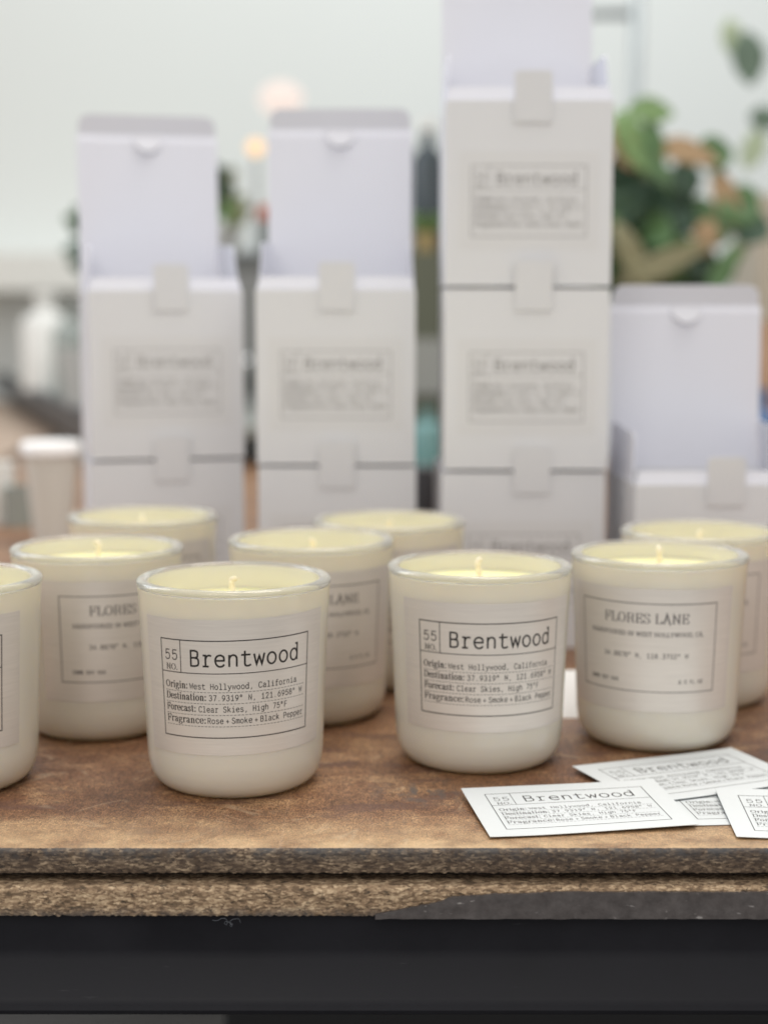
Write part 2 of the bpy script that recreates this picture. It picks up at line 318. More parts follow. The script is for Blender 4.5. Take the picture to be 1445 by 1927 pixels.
def strokes(spec):
    res = []
    for s in spec.split('|'):
        if not s: continue
        k, *pts = s.split(); pts = [tuple(float(x) for x in p.split(',')) for p in pts]
        if k == 'l': res.append((pts, False))
        elif k == 'c': res.append((catmull(pts), False))
        elif k == 'o':
            (cx, cy), (rx, ry) = pts
            res.append(([(cx+rx*math.cos(2*math.pi*i/22), cy+ry*math.sin(2*math.pi*i/22)) for i in range(22)], True))
    return res
def ribbon(pts, closed, wfun, out, maxseg=2.0):
    """flat ribbon along pts (mm); out collects quads"""
    if closed: pts = pts + [pts[0]]
    q = [pts[0]]
    for a, b in zip(pts, pts[1:]):
        L = math.hypot(b[0]-a[0], b[1]-a[1]); k = max(1, int(math.ceil(L/maxseg)))
        if L < 1e-9: continue
        q += [(a[0]+(b[0]-a[0])*i/k, a[1]+(b[1]-a[1])*i/k) for i in range(1, k+1)]
    n = len(q)
    if n < 2: return
    segs = [((q[i+1][0]-q[i][0]), (q[i+1][1]-q[i][1])) for i in range(n-1)]
    segs = [(x/math.hypot(x, y), y/math.hypot(x, y)) for x, y in segs]
    L, Rr = [], []
    for i, p in enumerate(q):
        if closed: a = segs[i-1] if i > 0 else segs[-1]; b = segs[i] if i < n-1 else segs[0]
        else: a = segs[max(i-1, 0)]; b = segs[min(i, n-2)]
        tx, ty = a[0]+b[0], a[1]+b[1]; h = math.hypot(tx, ty) or 1; tx /= h; ty /= h
        w = .5*(wfun(a)+wfun(b))/2 / max(.45, tx*a[0]+ty*a[1])
        ex = 0
        if not closed and i in (0, n-1): ex = wfun(a)*.5*(1 if i else -1)*.55
        L.append((p[0]-ty*w+tx*ex, p[1]+tx*w+ty*ex)); Rr.append((p[0]+ty*w+tx*ex, p[1]-tx*w+ty*ex))
    for i in range(n-1): out.append((L[i], Rr[i], Rr[i+1], L[i+1]))
def text(out, s, x0, x1, base, cap, font='mono', w=.3, thin=.12):
    """s between x0..x1 mm, baseline (mm up), cap height cap (mm)"""
    ky = cap/7.0; items = []; x = 0
    for ch in s:
        if font == 'mono':
            adv = 6.7 if ch != '~' else 2.6; items.append((x, MONO[ch])); x += adv
        else:
            adv, sp = SERIF[ch]; items.append((x, sp)); x += adv+.25
    lo = .8 if font == 'mono' else .4
    kx = (x1-x0)/(x-lo*2-(.7 if font == 'mono' else .25))
    wf = (lambda d: w) if font == 'mono' else (lambda d: thin+(w-thin)*abs(d[1])**1.6)
    for ox, sp in items:
        for pts, cl in strokes(sp):
            ribbon([(x0+(ox+px-lo)*kx, base+py*ky) for px, py in pts], cl, wf, out)
FW, FH = 71.0, 43.2
def frame(out, w=.36):
    hw = FW/2
    ribbon([(-hw, 0), (hw, 0)], False, lambda d: w, out); ribbon([(-hw, -FH), (hw, -FH)], False, lambda d: w, out)
    ribbon([(-hw, 0), (-hw, -FH)], False, lambda d: w, out); ribbon([(hw, 0), (hw, -FH)], False, lambda d: w, out)
def brentwood_art(k=1.0):
    o = []; frame(o, .42*k)
    ribbon([(-35.5, -14.5), (35.5, -14.5)], False, lambda d: .34*k, o); ribbon([(-24.6, 0), (-24.6, -14.5)], False, lambda d: .34*k, o)
    text(o, '55', -33.0, -26.4, -8.9, 4.2, w=.40*k); text(o, 'NO.', -32.6, -26.4, -13.5, 2.6, 'serif', .40*k, .14*k)
    text(o, 'Brentwood', -19.6, 29.3, -11.2, 6.8, w=.72*k)
    rows = [('Origin:', -21.6, 'West Hollywood, California', -20.3, 28.9), ('Destination:', -12.9, '37.9319° N, 121.6958° W', -11.5, 32.2),
            ('Forecast:', -17.9, 'Clear Skies, High 75°F', -16.3, 23.9), ('Fragrance:', -13.2, 'Rose~+~Smoke~+~Black Pepper', -12.3, 33.0)]
    for i, (a, ax, b, b0, b1) in enumerate(rows):
        y = -21.4-5.1*i
        text(o, a, -33.4, ax, y, 2.9, 'serif', .48*k, .17*k); text(o, b, b0, b1, y, 2.4, w=.29*k)
        x = -33.6
        while x < 34:
            ribbon([(x, y-1.45), (min(x+1.05, 34.4), y-1.45)], False, lambda d: .19*k, o); x += 1.65
    return o
def flores_art(k=1.0):
    o = []; frame(o, .40*k)
    text(o, 'FLORES LANE', -20.4, 20.6, -9.4, 4.5, 'serif', .62*k, .20*k)
    text(o, 'HANDPOURED IN WEST HOLLYWOOD, CA.', -28.9, 28.7, -15.9, 2.1, 'serif', .34*k, .17*k)
    text(o, '34.0878° N, 118.3732° W', -20.9, 20.9, -26.5, 2.1, w=.32*k)
    text(o, '100% SOY WAX', -29.8, -13.4, -38.9, 1.6, w=.32*k); text(o, '8.5 FL.OZ', 16.8, 29.2, -38.9, 1.6, w=.28*k)
    return o
ART_B, ART_F = brentwood_art(1.18), flores_art(1.2)
ART_C = brentwood_art(.85)

# ------------------------------------------------------------------ candle jar (metres; base at z=0)
H = .0950
OUT = [(0, .0012), (.024, .0010), (.029, 0.0), (.0315, .0003), (.0345, .0018), (.0368, .0040), (.0385, .0072), (.0396, .0112), (.0401, .016), (.0406, .030), (.0414, .050), (.0423, .070), (.04325, .088), (.0438, .0915)]
def r_out(z):
    pts = OUT[6:]
    for (r0, z0), (r1, z1) in zip(pts, pts[1:]):
        if z0 <= z <= z1: return r0+(r1-r0)*(z-z0)/(z1-z0)
    return pts[-1][0]
LW, LH, LTOP = 92.0, 60.4, .0827
def label_map(tilt, off):
    def f(u, v):            # u across (mm, 0 = middle), v up (mm, 0 = label top)
        z = LTOP+(v+u*math.tan(tilt))*.001; r = r_out(z)
        a = (u-v*math.tan(tilt)*.0)*.001/.0418
        return ((r+off)*math.sin(a), -(r+off)*math.cos(a), z)
    return f
def art_mesh(name, quads, fmap, mat, parent, dy):
    vs, fs = [], []
    for q in quads:
        b = len(vs); vs += [fmap(x, y+dy) for x, y in q]; fs.append((b, b+1, b+2, b+3))
    me = bpy.data.meshes.new(name); me.from_pydata(vs, [], fs); me.materials.append(mat)
    o = bpy.data.objects.new(name, me); COL.objects.link(o); o.parent = parent; return o
def rounded(x0, x1, y0, y1, r, n=5, corners=(1,1,1,1)):
    pts = []
    for (cx, cy, a0), on in zip(((x0+r, y0+r, 180), (x1-r, y0+r, 270), (x1-r, y1-r, 0), (x0+r, y1-r, 90)), corners):
        if on: pts += [(cx+r*math.cos(R(a0+90*i/n)), cy+r*math.sin(R(a0+90*i/n))) for i in range(n+1)]
        else:
            pts.append((cx+(-r if a0 in (180, 90) else r), cy+(-r if a0 in (180, 270) else r)))
    return pts
def make_label(parent, tilt, kind):
    f0, f1 = label_map(tilt, .00004), label_map(tilt, .00018)
    nx, ny = 64, 14; vs = []; fs = []
    for lay in (f1, f0):
        for j in range(ny+1):
            for i in range(nx+1): vs.append(lay(-LW/2+LW*i/nx, -LH*j/ny))
    N = (nx+1)*(ny+1); ix = lambda i, j: j*(nx+1)+i
    for j in range(ny):
        for i in range(nx):
            a, b, c, d = ix(i, j), ix(i+1, j), ix(i+1, j+1), ix(i, j+1)
            fs.append((a, b, c, d)); fs.append((a+N, d+N, c+N, b+N))
    for i in range(nx):
        for j in (0, ny): fs.append((ix(i, j), ix(i+1, j), ix(i+1, j)+N, ix(i, j)+N))
    for j in range(ny):
        for i in (0, nx): fs.append((ix(i, j), ix(i, j+1), ix(i, j+1)+N, ix(i, j)+N))
    lb = link_mesh('label', vs, fs, M['label'], parent, True, angle=40)
    art_mesh('printed_text', ART_B if kind == 'B' else ART_F, label_map(tilt, .00021), M['ink'] if kind == 'B' else M['greyink'], lb, -9.3 if kind == 'B' else -7.2)
    return lb
RI = .0384   # inner radius at the top
INN = [(RI, .0925), (.0381, .085), (.0371, .06), (.0356, .022), (.0345, .0160), (.0320, .0118), (.027, .0090), (.020, .0080), (0, .0078)]
def make_jar(tilt, kind):
    root = empty('candle_jar', (0, 0, 0))
    seg = 144
    b = MB()
    c, hw = (.0440+RI)/2, (.0440-RI)/2
    b.lathe(OUT[:-1] + [(.0436, .0914), (.0428, .0918), (.0405, .0912), (RI+.0007, .0908), (RI+.0004, .0915), (RI+.0003, .0936)], seg, 0)
    b.lathe([(RI+.0003, .0936), (RI, .0936)] + [(q, z) for q, z in INN if z < .09], seg, 1)
    b.build('milky_vessel', [M['jar'], M['jar_in']], root, True, 50)
    b = MB()
    c, hw = (.0440+RI+.0005)/2, (.0440-RI-.0005)/2
    prof = [(.0437, .0917), (.0440, .0928)] + [(c+hw*math.cos(math.pi*k/12), .0932+.0018*math.sin(math.pi*k/12)) for k in range(13)] + [(RI+.0009, .0916), (.0405, .0917), (.0428, .0921)]
    b.lathe(prof, seg, 0, closed=True); b.build('clear_rim', M['rim'], root, True, 60)
    w = MB()
    w.lathe([(0, -.0003), (.012, -.0003), (.030, 0), (.0355, .0003), (.0372, .0010), (.0376, .0013), (.0374, -.004), (0, -.004)], 96)
    wx = w.build('wax', M['wax'], root, True, 40); wx.location.z = H-.0122
    k = MB()
    pts = [(0, 0, -.003), (0, 0, 0), (-.0002, 0, .004), (-.0006, .0001, .0075), (-.0012, .0002, .0102), (-.0010, .0002, .0113), (.0002, .0004, .0119), (.0013, .0006, .0112)]
    k.tube(pts, [.00135, .00135, .0013, .0013, .0013, .0013, .00125, .0009], 12)
    wk = k.build('wick', M['wick'], root, True); wk.location.z = H-.0122
    make_label(root, tilt, kind)
    return root

JG = 'white candle jars standing on the bench'
protoB = make_jar(0, 'B'); protoF = make_jar(0, 'F'); protoT = make_jar(R(1.3), 'B')
jars = [  # x, y, label turn (deg), wax depth, wick turn, proto, label
 (-.0681, .7214, 0.0, .0134, 0, protoT, 'candle jar with the sharpest Brentwood label, nearest the bench edge, left of centre'),
 (.0457, .7590, 8.5, .0106, 40, protoB, 'candle jar with a Brentwood label and glowing yellow wax, just behind the loose printed cards'),
 (.1376, .7962, -8.2, .0102, 100, protoF, 'candle jar with a complete Flores Lane label, right behind the fan of loose cards'),
 (-.1472, .8174, 22.2, .0102, 160, protoF, 'candle jar whose Flores Lane label is half covered by the front Brentwood jar'),
 (-.0387, .8463, 6.0, .0136, 220, protoF, 'candle jar of which only LANE shows, half hidden behind the front Brentwood jar'),
 (-.1429, .9469, 0.0, .0140, 80, protoB, 'rearmost left candle jar, only its blurred rim showing in front of the left box stack'),
 (.0031, .9260, 0.0, .0140, 300, protoB, 'rear candle jar with blurred rim, in front of the middle box stack'),
 (.1751, .8808, -2.0, .0140, 20, protoF, 'candle jar at the right edge of the picture, behind the complete Flores Lane jar'),
 (-.1995, .7200, -15.0, .0134, 250, protoB, 'candle jar cut off by the left picture edge, only its right side showing'),
]
used = set()
for (x, y, dl, wd, wt, pr, lab) in jars:
    o = pr if pr.name not in used else copy_tree(pr)
    used.add(pr.name)
    o.location = (x, y, .0002); o.rotation_euler = (0, 0, -math.atan2(x, y)+R(dl))
    tag(o, lab, 'candle', JG)
    kids(o, 'wax')[0].location.z = H-wd
    wk = kids(o, 'wick')[0]; wk.location.z = H-wd; wk.rotation_euler = (0, 0, R(wt)*(0 if pr is protoT else 1) - o.rotation_euler.z)

# ------------------------------------------------------------------ loose printed cards
CG = 'loose printed label cards lying on the bench'
def bow(x, y): return .00055*(2*x/.0885-1)**2+.0002*math.sin(x*60+y*40)
def make_card():
    w, h = .0885, .0604; n, m = 24, 10; vs = []; fs = []
    for t_ in (.00024, 0):
        vs += [(w*i/n, -h*j/m, t_+bow(w*i/n, -h*j/m)) for j in range(m+1) for i in range(n+1)]
    N = (n+1)*(m+1); ix = lambda i, j: j*(n+1)+i
    for j in range(m):
        for i in range(n): fs.append((ix(i, j), ix(i+1, j), ix(i+1, j+1), ix(i, j+1))); fs.append((ix(i, j)+N, ix(i, j+1)+N, ix(i+1, j+1)+N, ix(i+1, j)+N))
    for i in range(n):
        for j in (0, m): fs.append((ix(i, j), ix(i+1, j), ix(i+1, j)+N, ix(i, j)+N))
    for j in range(m):
        for i in (0, n): fs.append((ix(i, j), ix(i, j+1), ix(i, j+1)+N, ix(i, j)+N))
    return link_mesh('printed_card', vs, fs, M['card'], None, True, angle=40)
def card_text(parent):
    f = lambda u, v: (.04425+u*.001, v*.001, .00029+bow(.04425+u*.001, v*.001))
    return art_mesh('printed_text', ART_C, f, M['ink'], parent, -9.3)
c0 = make_card(); card_text(c0)
cards = [(.0342, .6948, .0028, 8.6, 'front white card printed 55 Brentwood, wholly in view and nearest the bench edge'),
         (.0881, .7333, .0019, 22.7, 'tilted white card at the back of the fan, its lower left under the front card'),
         (.1179, .7113, .0002, 6.8, 'white card at the bottom of the fan, showing only between the three others'),
         (.1472, .6957, .0027, -3.2, 'white card at the right picture edge, lying over the bottom card')]
for i, (x, y, z, a, lab) in enumerate(cards):
    o = c0 if i == 0 else copy_tree(c0)
    o.location = (x, y, z); o.rotation_euler = (R((2.0, .3, 0, 1.9)[i]), R((-.5, .2, 0, 0)[i]), R(a)); tag(o, lab, 'card', CG)

# small white block between the two right jars
b = MB(); pts = rounded(-.0105, .0105, 0, .0232, .0022)
b.prism([(x_, y_*1.3) for x_, y_ in pts], (0, 0, 0), (1, 0, 0), (0, 0, 1), .004); o = b.build('plastic_block', simple('white_plastic', (.96, .96, .96, 1), .3, .005))
o.location = (.1000, .833, .0002); o.rotation_euler = (R(-46), 0, 0); tag(o, 'small glossy white block with rounded corners, in the gap between the two right jars', 'block')

# ------------------------------------------------------------------ gift boxes
BW, BD, BH, TH = .1030, .1030, .1130, .0006
BG = 'white tuck top candle boxes stacked on the bench'
def box_shell(root, h, bow=0):
    b = MB(); hw = BW/2
    b.box(-hw, hw, 0, TH, 0, h); b.box(-hw, -hw+TH, TH, BD-TH, 0, h); b.box(hw-TH, hw, TH, BD-TH, 0, h)
    b.box(-hw, hw, BD-TH, BD, 0, h); b.box(-hw+TH, hw-TH, TH, BD-TH, .0005, .0011)
    return b.build('carton', M['carton'], root)
def box_common(root, tabx):
    b = MB()
    pts = rounded(-.0116, .0116, 0, .0310, .0028, corners=(0, 0, 1, 1))
    b.prism(pts, (tabx, -.0006, BH-.0135), (1, 0, 0), (0, -.055, 1), -.0007); b.build('front_tab', M['carton'], root)
    b = MB(); b.prism(rounded(-.0435, .0435, -.0300, .0300, .0012), (0, -.00015, .0525), (1, 0, 0), (0, 0, 1), .00013)
    lb = b.build('label', M['sticker'], root)
    art_mesh('printed_text', ART_B, lambda u, v: (u*.001, -.00022, .0825+v*.001), M['faintink'], lb, -9.0)
def closed_box():
    root = empty('gift_box', (0, 0, 0)); box_shell(root, BH); box_common(root, 0)
    b = MB()   # lid panel, folded down flat and bulging a little
    n = 12; vs = []; fs = []
    for j in range(n+1):
        for i in range(n+1):
            x = -BW/2+.001+(BW-.002)*i/n; y = .002+(BD-.004)*j/n
            vs.append((x, y, BH-.0006+.0019*math.sin(math.pi*i/n)*math.sin(math.pi*j/n)))
    fs = [(j*(n+1)+i, j*(n+1)+i+1, (j+1)*(n+1)+i+1, (j+1)*(n+1)+i) for j in range(n) for i in range(n)]
    b.add(vs, fs); b.build('lid', M['carton_in'], root, True)
    return root
def open_box():
    root = empty('gift_box', (0, 0, 0)); box_shell(root, BH); box_common(root, 0)
    hw = BW/2-.001; L = .108
    # lid: back wall carried up, with a thumb notch in the fold
    ey = Vector((0, .035, 1)).normalized(); ez = Vector((0, .26, 1)).normalized()
    o1 = Vector((0, BD-TH, BH)); o2 = o1+ey*L; nb = .0045
    b = MB()
    b.prism([(-hw, 0), (hw, 0), (hw, L), (-hw, L)], o1, (1, 0, 0), ey, .0006)
    # upper strip, bent back a touch, notched
    b.prism([(-hw, 0), (hw, 0), (hw, nb), (-hw, nb)], o2, (1, 0, 0), ez, .0006)
    lid = b.build('lid', M['carton_in'], root)
    o3 = o2+ez*nb; et = Vector((0, -.10, 1)).normalized()
    b = MB(); t = rounded(-hw+.0012, hw-.0012, 0, .0145, .0080, 6, (0, 0, 1, 1))
    b.prism(t, o3+Vector((0, .0004, 0)), (1, 0, 0), et, .0006)
    tg = [(.0105*math.cos(R(a)), -.0125*math.sin(R(a))) for a in range(0, 181, 12)]
    b.prism(tg[::-1], o3+Vector((0, -.0004, 0)), (1, 0, 0), (0, .42, 1), .0005)
    b.build('tuck_flap', M['carton_flap_shaded'], lid)
    for s in (-1, 1):       # dust flaps standing up from the side walls
        b = MB(); y0, y1 = .014, BD-.003
        pts = [(y0, 0), (y1, 0), (y1, .030), (y1-.004, .034), (y0+.010, .031), (y0+.006, .027)]
        ex = Vector((0, 1, 0)); up = Vector((-s*.06, 0, 1)).normalized()
        b.prism(pts, (s*(BW/2-.0006), 0, BH), ex, up, .0006*(1 if s > 0 else -1)); b.build('dust_flap', M['carton_in'], root)
    # added strip, tilted to catch overhead light and imitate a bright front edge
    b = MB(); b.prism([(-BW/2+.0005, 0), (BW/2-.0005, 0), (BW/2-.0025, .0085), (-BW/2+.0025, .0085)], (0, .0008, BH), (1, 0, 0), (0, .22, 1), .0005)
    b.build('added_bright_strip', M['carton_in'], root)
    return root
M['carton_flap_shaded'] = simple('carton_board_flap_shaded', (.63, .635, .69, 1), .6, .012, 12)  # inside board darkened: shade of the forward-leaning flap put into its colour
cb, ob = closed_box(), open_box(); usedb = set()
def put_box(pr, x, y, z, rz, lab, tabx=0):
    o = pr if pr.name not in usedb else copy_tree(pr); usedb.add(pr.name)
    o.location = (x, y, z); o.rotation_euler = (0, 0, rz); tag(o, lab, 'box', BG)
    kids(o, 'front_tab')[0].location.x = tabx
    return o
LIFT = BH+.0021
put_box(cb, -.1465, 1.088, .0003, R(13.5), 'closed white box at the foot of the left stack, behind the rearmost left jar', .003)
put_box(ob, -.1457, 1.088, LIFT, R(14.0), 'open white box with raised lid, on top of the left stack of two', .003)
put_box(cb, -.0305, 1.045, .0003, R(.6), 'closed white box at the foot of the middle stack, behind a blurred jar rim', .000)
put_box(ob, -.0312, 1.045, LIFT, R(-.3), 'open white box with raised lid, on top of the middle stack of two', .001)
put_box(cb, .0880, 1.010, .0003, R(.8), 'closed white box at the foot of the tallest stack', .005)
put_box(cb, .0890, 1.009, LIFT, R(-.4), 'closed white box in the middle of the tallest stack, its label legible', .004)
put_box(ob, .0895, 1.011, 2*LIFT-.0003, R(0), 'open white box topping the tallest stack, its raised lid cut off by the picture', .002)
put_box(ob, .2045, .975, .0003, R(1.8), 'open white box standing alone on the bench right of the tallest stack', .0035).scale = (1, 1, .965)

# ------------------------------------------------------------------ workbench
EY = .6236
bench = empty('workbench', (0, 0, 0)); tag(bench, 'worn brown workbench with double particle board top and black steel rail', 'workbench')
XL, XR = -.95, .95
def xs():
    x = XL; out = []
    while x < XR:
        out.append(x); x += .00045 if abs(x) < .24 else .01
    return out + [XR]
def rough_board(name, z0, z1, yfront, yback, amp, mats, seed, nz=16):
    """board whose sawn front edge is crumbly; z0 bottom, z1 top"""
    X = xs(); vs = []; fs = []; mi = []
    for i, x in enumerate(X):
        for j in range(nz+1):
            f = j/nz; z = z0+(z1-z0)*f
            n1 = noise.fractal(Vector((x*700+seed, z*1500, seed)), .9, 2.0, 4)
            n2 = noise.noise(Vector((x*90, z*200, seed+3)))
            edge = 1-abs(2*f-1)
            rnd = (.0005*(1-min(1, f*5))**2 + .0016*(1-min(1, (1-f)*5))**2)
            dz = 0
            if j == nz: dz = -abs(noise.noise(Vector((x*420, 3.3, seed))))*.00025
            if j == 0: dz = noise.noise(Vector((x*600, 7.7, seed)))*.0005
            vs.append((x, yfront-amp*(n1*.9+n2*.6)*(1 if 0 < j < nz else .6)+rnd, z+dz))
    K = nz+1
    for i in range(len(X)-1):
        for j in range(nz):
            fs.append((i*K+j, (i+1)*K+j, (i+1)*K+j+1, i*K+j+1)); mi.append(1)
    b = len(vs)
    for i, x in enumerate(X): vs += [(x, yfront+.0022+.0008*noise.noise(Vector((x*300, 1, seed))), z1), (x, yback, z1), (x, yback, z0), (x, yfront+.002, z0)]
    for i in range(len(X)-1):
        p, q = b+i*4, b+(i+1)*4
        fs += [(i*K+nz, (i+1)*K+nz, q, p)]; mi.append(1 if False else 0)
        fs += [(p, q, q+1, p+1)]; mi.append(0)
        fs += [(p+1, q+1, q+2, p+2), (p+2, q+2, q+3, p+3)]; mi += [1, 1]
        fs += [(p+3, q+3, (i+1)*K, i*K)]; mi.append(1)
    return link_mesh(name, vs, fs, mats, bench, True, mi, angle=50)
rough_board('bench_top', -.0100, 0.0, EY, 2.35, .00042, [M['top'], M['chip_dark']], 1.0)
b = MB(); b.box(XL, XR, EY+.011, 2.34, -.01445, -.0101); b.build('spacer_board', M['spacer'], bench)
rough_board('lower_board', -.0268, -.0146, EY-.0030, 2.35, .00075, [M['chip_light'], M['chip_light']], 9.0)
# banding still glued along the right part of the lower board, torn at its left end
outline = [(-.0035, -.0255), (.006, -.0238), (.011, -.0226), (.018, -.0215), (.0235, -.0200), (.026, -.0186), (.033, -.0180), (.040, -.0176), (.044, -.0171), (.052, -.0172), (.060, -.0168)]
x = .07
while x < XR-.02: outline.append((x, -.0164+.0004*noise.noise(Vector((x*60, 2, 2))))); x += .006 if x < .3 else .05
top = []
for (xa, za), (xb, zb) in zip(outline, outline[1:]):
    k = max(1, int((xb-xa)/.0008)) if xa < .25 else 1
    top += [(xa+(xb-xa)*i/k, za+(zb-za)*i/k+.00035*noise.noise(Vector((xa*800+i*1.3, 5, 1)))) for i in range(k)]
vs = []; fs = []; NZ = 6
for i, (xx, zz) in enumerate(top):
    zb = -.0275-.0003*noise.noise(Vector((xx*150, 9, 1)))
    for j in range(NZ+1):
        z = zz+(zb-zz)*j/NZ
        y = EY-.0044-.00022*noise.noise(Vector((xx*130, z*160, 4)))-.00012*noise.noise(Vector((xx*500, z*500, 4)))
        vs.append((xx, y, z))
N1 = len(vs)
vs += [(x_, y_+.0012, z_) for x_, y_, z_ in vs[:N1]]
K = NZ+1
for i in range(len(top)-1):
    for j in range(NZ):
        a = i*K+j; fs.append((a, a+K, a+K+1, a+1)); fs.append((a+N1, a+1+N1, a+K+1+N1, a+K+N1))
    for j in (0, NZ): a = i*K+j; fs.append((a, a+K, a+K+N1, a+N1))
fs.append(tuple([j for j in range(K)] + [j+N1 for j in range(NZ, -1, -1)]))
link_mesh('edge_banding', vs, fs, M['banding'], bench, True, angle=45)
# steel rail: upper flange, then a lower face leaning forward to a rounded lip
prof = [(.0005, -.0272), (.0030, -.0430), (.0028, -.0450), (.0022, -.0470), (-.0038, -.0605), (-.0048, -.0620), (-.0062, -.0630), (-.0068, -.0648), (-.0062, -.0664), (-.0046, -.0674), (.0060, -.0676), (.0060, -.0272)]
vs = []; K = len(prof)
X = [XL+(XR-XL)*i/60 for i in range(61)]
for xx in X: vs += [(xx, EY+y_, z_+.0002*noise.noise(Vector((xx*9, z_*10, 0)))) for y_, z_ in prof]
fs = [(i*K+j, (i+1)*K+j, (i+1)*K+(j+1) % K, i*K+(j+1) % K) for i in range(60) for j in range(K)] + [tuple(range(K)), tuple(range(60*K, 61*K))]
link_mesh('steel_rail', vs, fs, M['steel'], bench, True, angle=30)
for sx in (-1, 1):
    for yy in (EY+.02, 2.25):
        b = MB(); b.box(sx*.90-.03, sx*.90+.03, yy, yy+.06, -.85, -.0272); b.build('leg', M['steel'], bench)
# curled lint caught under the edge
b = MB(); pts = []; rl = random.Random(3); p = Vector((-.0685, EY-.0062, -.0272)); d = Vector((1, 0, -.3)); turn = 0
for i in range(90):
    pts.append(p.copy()); turn = turn*.85+rl.uniform(-.35, .40); d = (Matrix.Rotation(turn*.55, 3, (0, 1, 0)) @ d).normalized()
    p = p+d*.00026+Vector((.00004, 0, (-.0276-p.z)*.04))
b.tube(pts, .00007, 5); o = b.build('lint_thread', simple('grey_lint', (.13, .14, .16, 1), .9, .1), None, True)
tag(o, 'curled grey thread of lint hanging from the raw board edge', 'thread')

# ------------------------------------------------------------------ room beyond
M['wall'] = simple('pale_wall_paint', (.79, .82, .81, 1), .8, .012, 1.2)
M['floor'] = simple('grey_floor', (.16, .155, .15, 1), .6, .2, 6)
b = MB(); b.box(-5, 5, 4.6, 4.7, -.85, 3.2); tag(b.build('wall', M['wall']), kind='structure')
b = MB(); b.box(-5, 5, -2, 4.6, -.90, -.85); tag(b.build('floor', M['floor']), kind='structure')

green1, green2, green3 = simple('leaf_green', (.085, .17, .065, 1), .45, .3, 30), simple('leaf_dark', (.052, .105, .065, 1), .45, .3, 30), simple('leaf_light', (.16, .27, .10, 1), .5, .2, 30)
tan, olive = simple('leaf_dried', (.36, .25, .14, 1), .6, .15, 30), simple('leaf_olive', (.21, .20, .11, 1), .6, .2, 30)
stemm = simple('stem_bark', (.10, .12, .05, 1), .7, .2, 40)
def leaf(parent, base, direction, length, width, mat, curl=.5, roll=0):
    d = Vector(direction).normalized(); side = d.cross(Vector((.1, -1, .15))).normalized()
    side = Matrix.Rotation(roll, 3, d) @ side; nrm = side.cross(d)
    vs = []; n = 10
    for lay in (0, .0012):
        for i in range(n+1):
            f = i/n; w = width*.5*math.sin(math.pi*min(1, f*.94+.05))**.75
            c = Vector(base)+d*length*f-Vector((0, 0, 1))*curl*length*f*f*.6+nrm*.02*length*math.sin(f*7)
            for k in (-1, -.5, 0, .5, 1):
                vs.append(c+side*w*k+nrm*(abs(k)*w*.28+lay))
    N = 5*(n+1); fs = []
    for i in range(n):
        for k in range(4):
            a = i*5+k; fs.append((a, a+1, a+6, a+5)); fs.append((a+N, a+5+N, a+6+N, a+1+N))
        for k in (0, 4): a = i*5+k; fs.append((a, a+5, a+5+N, a+N))
    fs.append(tuple([k for k in range(5)] + [k+N for k in range(4, -1, -1)])); a = n*5; fs.append(tuple([a+k for k in range(5)] + [a+k+N for k in range(4, -1, -1)]))
    link_mesh('leaf', vs, fs, mat, parent, True)
def pot(parent, x, y, z, r, h, mat):
    b = MB(); b.lathe([(0, 0), (r*.75, 0), (r, h), (r*.9, h), (r*.85, h*.9), (0, h*.9)], 40, c=(x, y, z)); b.build('pot', mat, parent, True, 40)
terra = simple('grey_pot_glaze', (.45, .45, .43, 1), .5, .05)
pl = empty('potted_plant', (.39, 2.2, 0)); tag(pl, 'big leafy potted plant with green and dried tan leaves, behind the right box', 'plant')
pot(pl, 0, 0, .0003, .075, .15, terra)
b = MB(); b.tube([(0, 0, .13), (-.01, .0, .25), (-.03, .01, .36), (-.05, .02, .44)], [.012, .01, .008, .004], 8); b.build('stem', stemm, pl, True)
rnd = random.Random(5)
for i in range(75):      # dense rosette of broad leaves
    a = rnd.uniform(-1.5, 1.5); L = rnd.uniform(.055, .085)
    bx = rnd.uniform(-.105, .030); bz = rnd.uniform(.235, .375); by = rnd.uniform(-.005, .06)
    leaf(pl, (bx, by, bz), (math.sin(a), rnd.uniform(-.5, .3), math.cos(a)*.8), L, rnd.uniform(.05, .075), rnd.choice([green1, green2, green2, green2, green3]), rnd.uniform(.2, .7), rnd.uniform(-.6, .6))
for bx, bz, dx, dz, L, w, m, cu in [(-.035, .425, 1, .10, .085, .036, tan, .5), (.045, .400, .35, -1, .085, .036, tan, 0), (.040, .335, -.25, -1, .05, .035, tan, 0), (-.080, .250, 1, .45, .13, .034, olive, 0),
        (-.095, .46, .5, -1, .07, .03, tan, 0), (-.045, .47, .2, -1, .09, .03, green1, 0), (-.07, .475, 1, .1, .06, .035, green3, .3), (-.085, .475, .5, -1, .09, .04, green3, 0), (-.085, .33, .5, -1, .10, .035, olive, 0),
        (.02, .415, .8, .2, .05, .05, green1, .2), (.055, .37, .6, -.5, .06, .06, green1, 0), (.065, .335, .9, -.35, .06, .05, green2, 0), (.075, .30, -.5, -1, .08, .03, green1, 0), (.07, .28, .4, .6, .03, .02, green3, 0)]:
    leaf(pl, (bx, -.04, bz), (dx, -.1, dz), L, w, m, cu)
greyleaf, paleleaf = simple('leaf_grey_green', (.13, .19, .14, 1), .6), simple('leaf_pale_green', (.42, .50, .34, 1), .6)
pl2 = empty('climbing_plant', (.60, 2.6, -.85)); tag(pl2, 'thin climbing plant with a few grey green leaves at the right picture edge', 'plant')
pot(pl2, .02, .12, 0, .12, .3, terra)
b = MB(); b.tube([(.02, .12, .25), (.09, .1, .8), (.08, .04, 1.2), (.06, .02, 1.5), (-.02, 0, 1.66)], [.006, .005, .004, .003, .002], 6); b.build('stem', stemm, pl2, True)
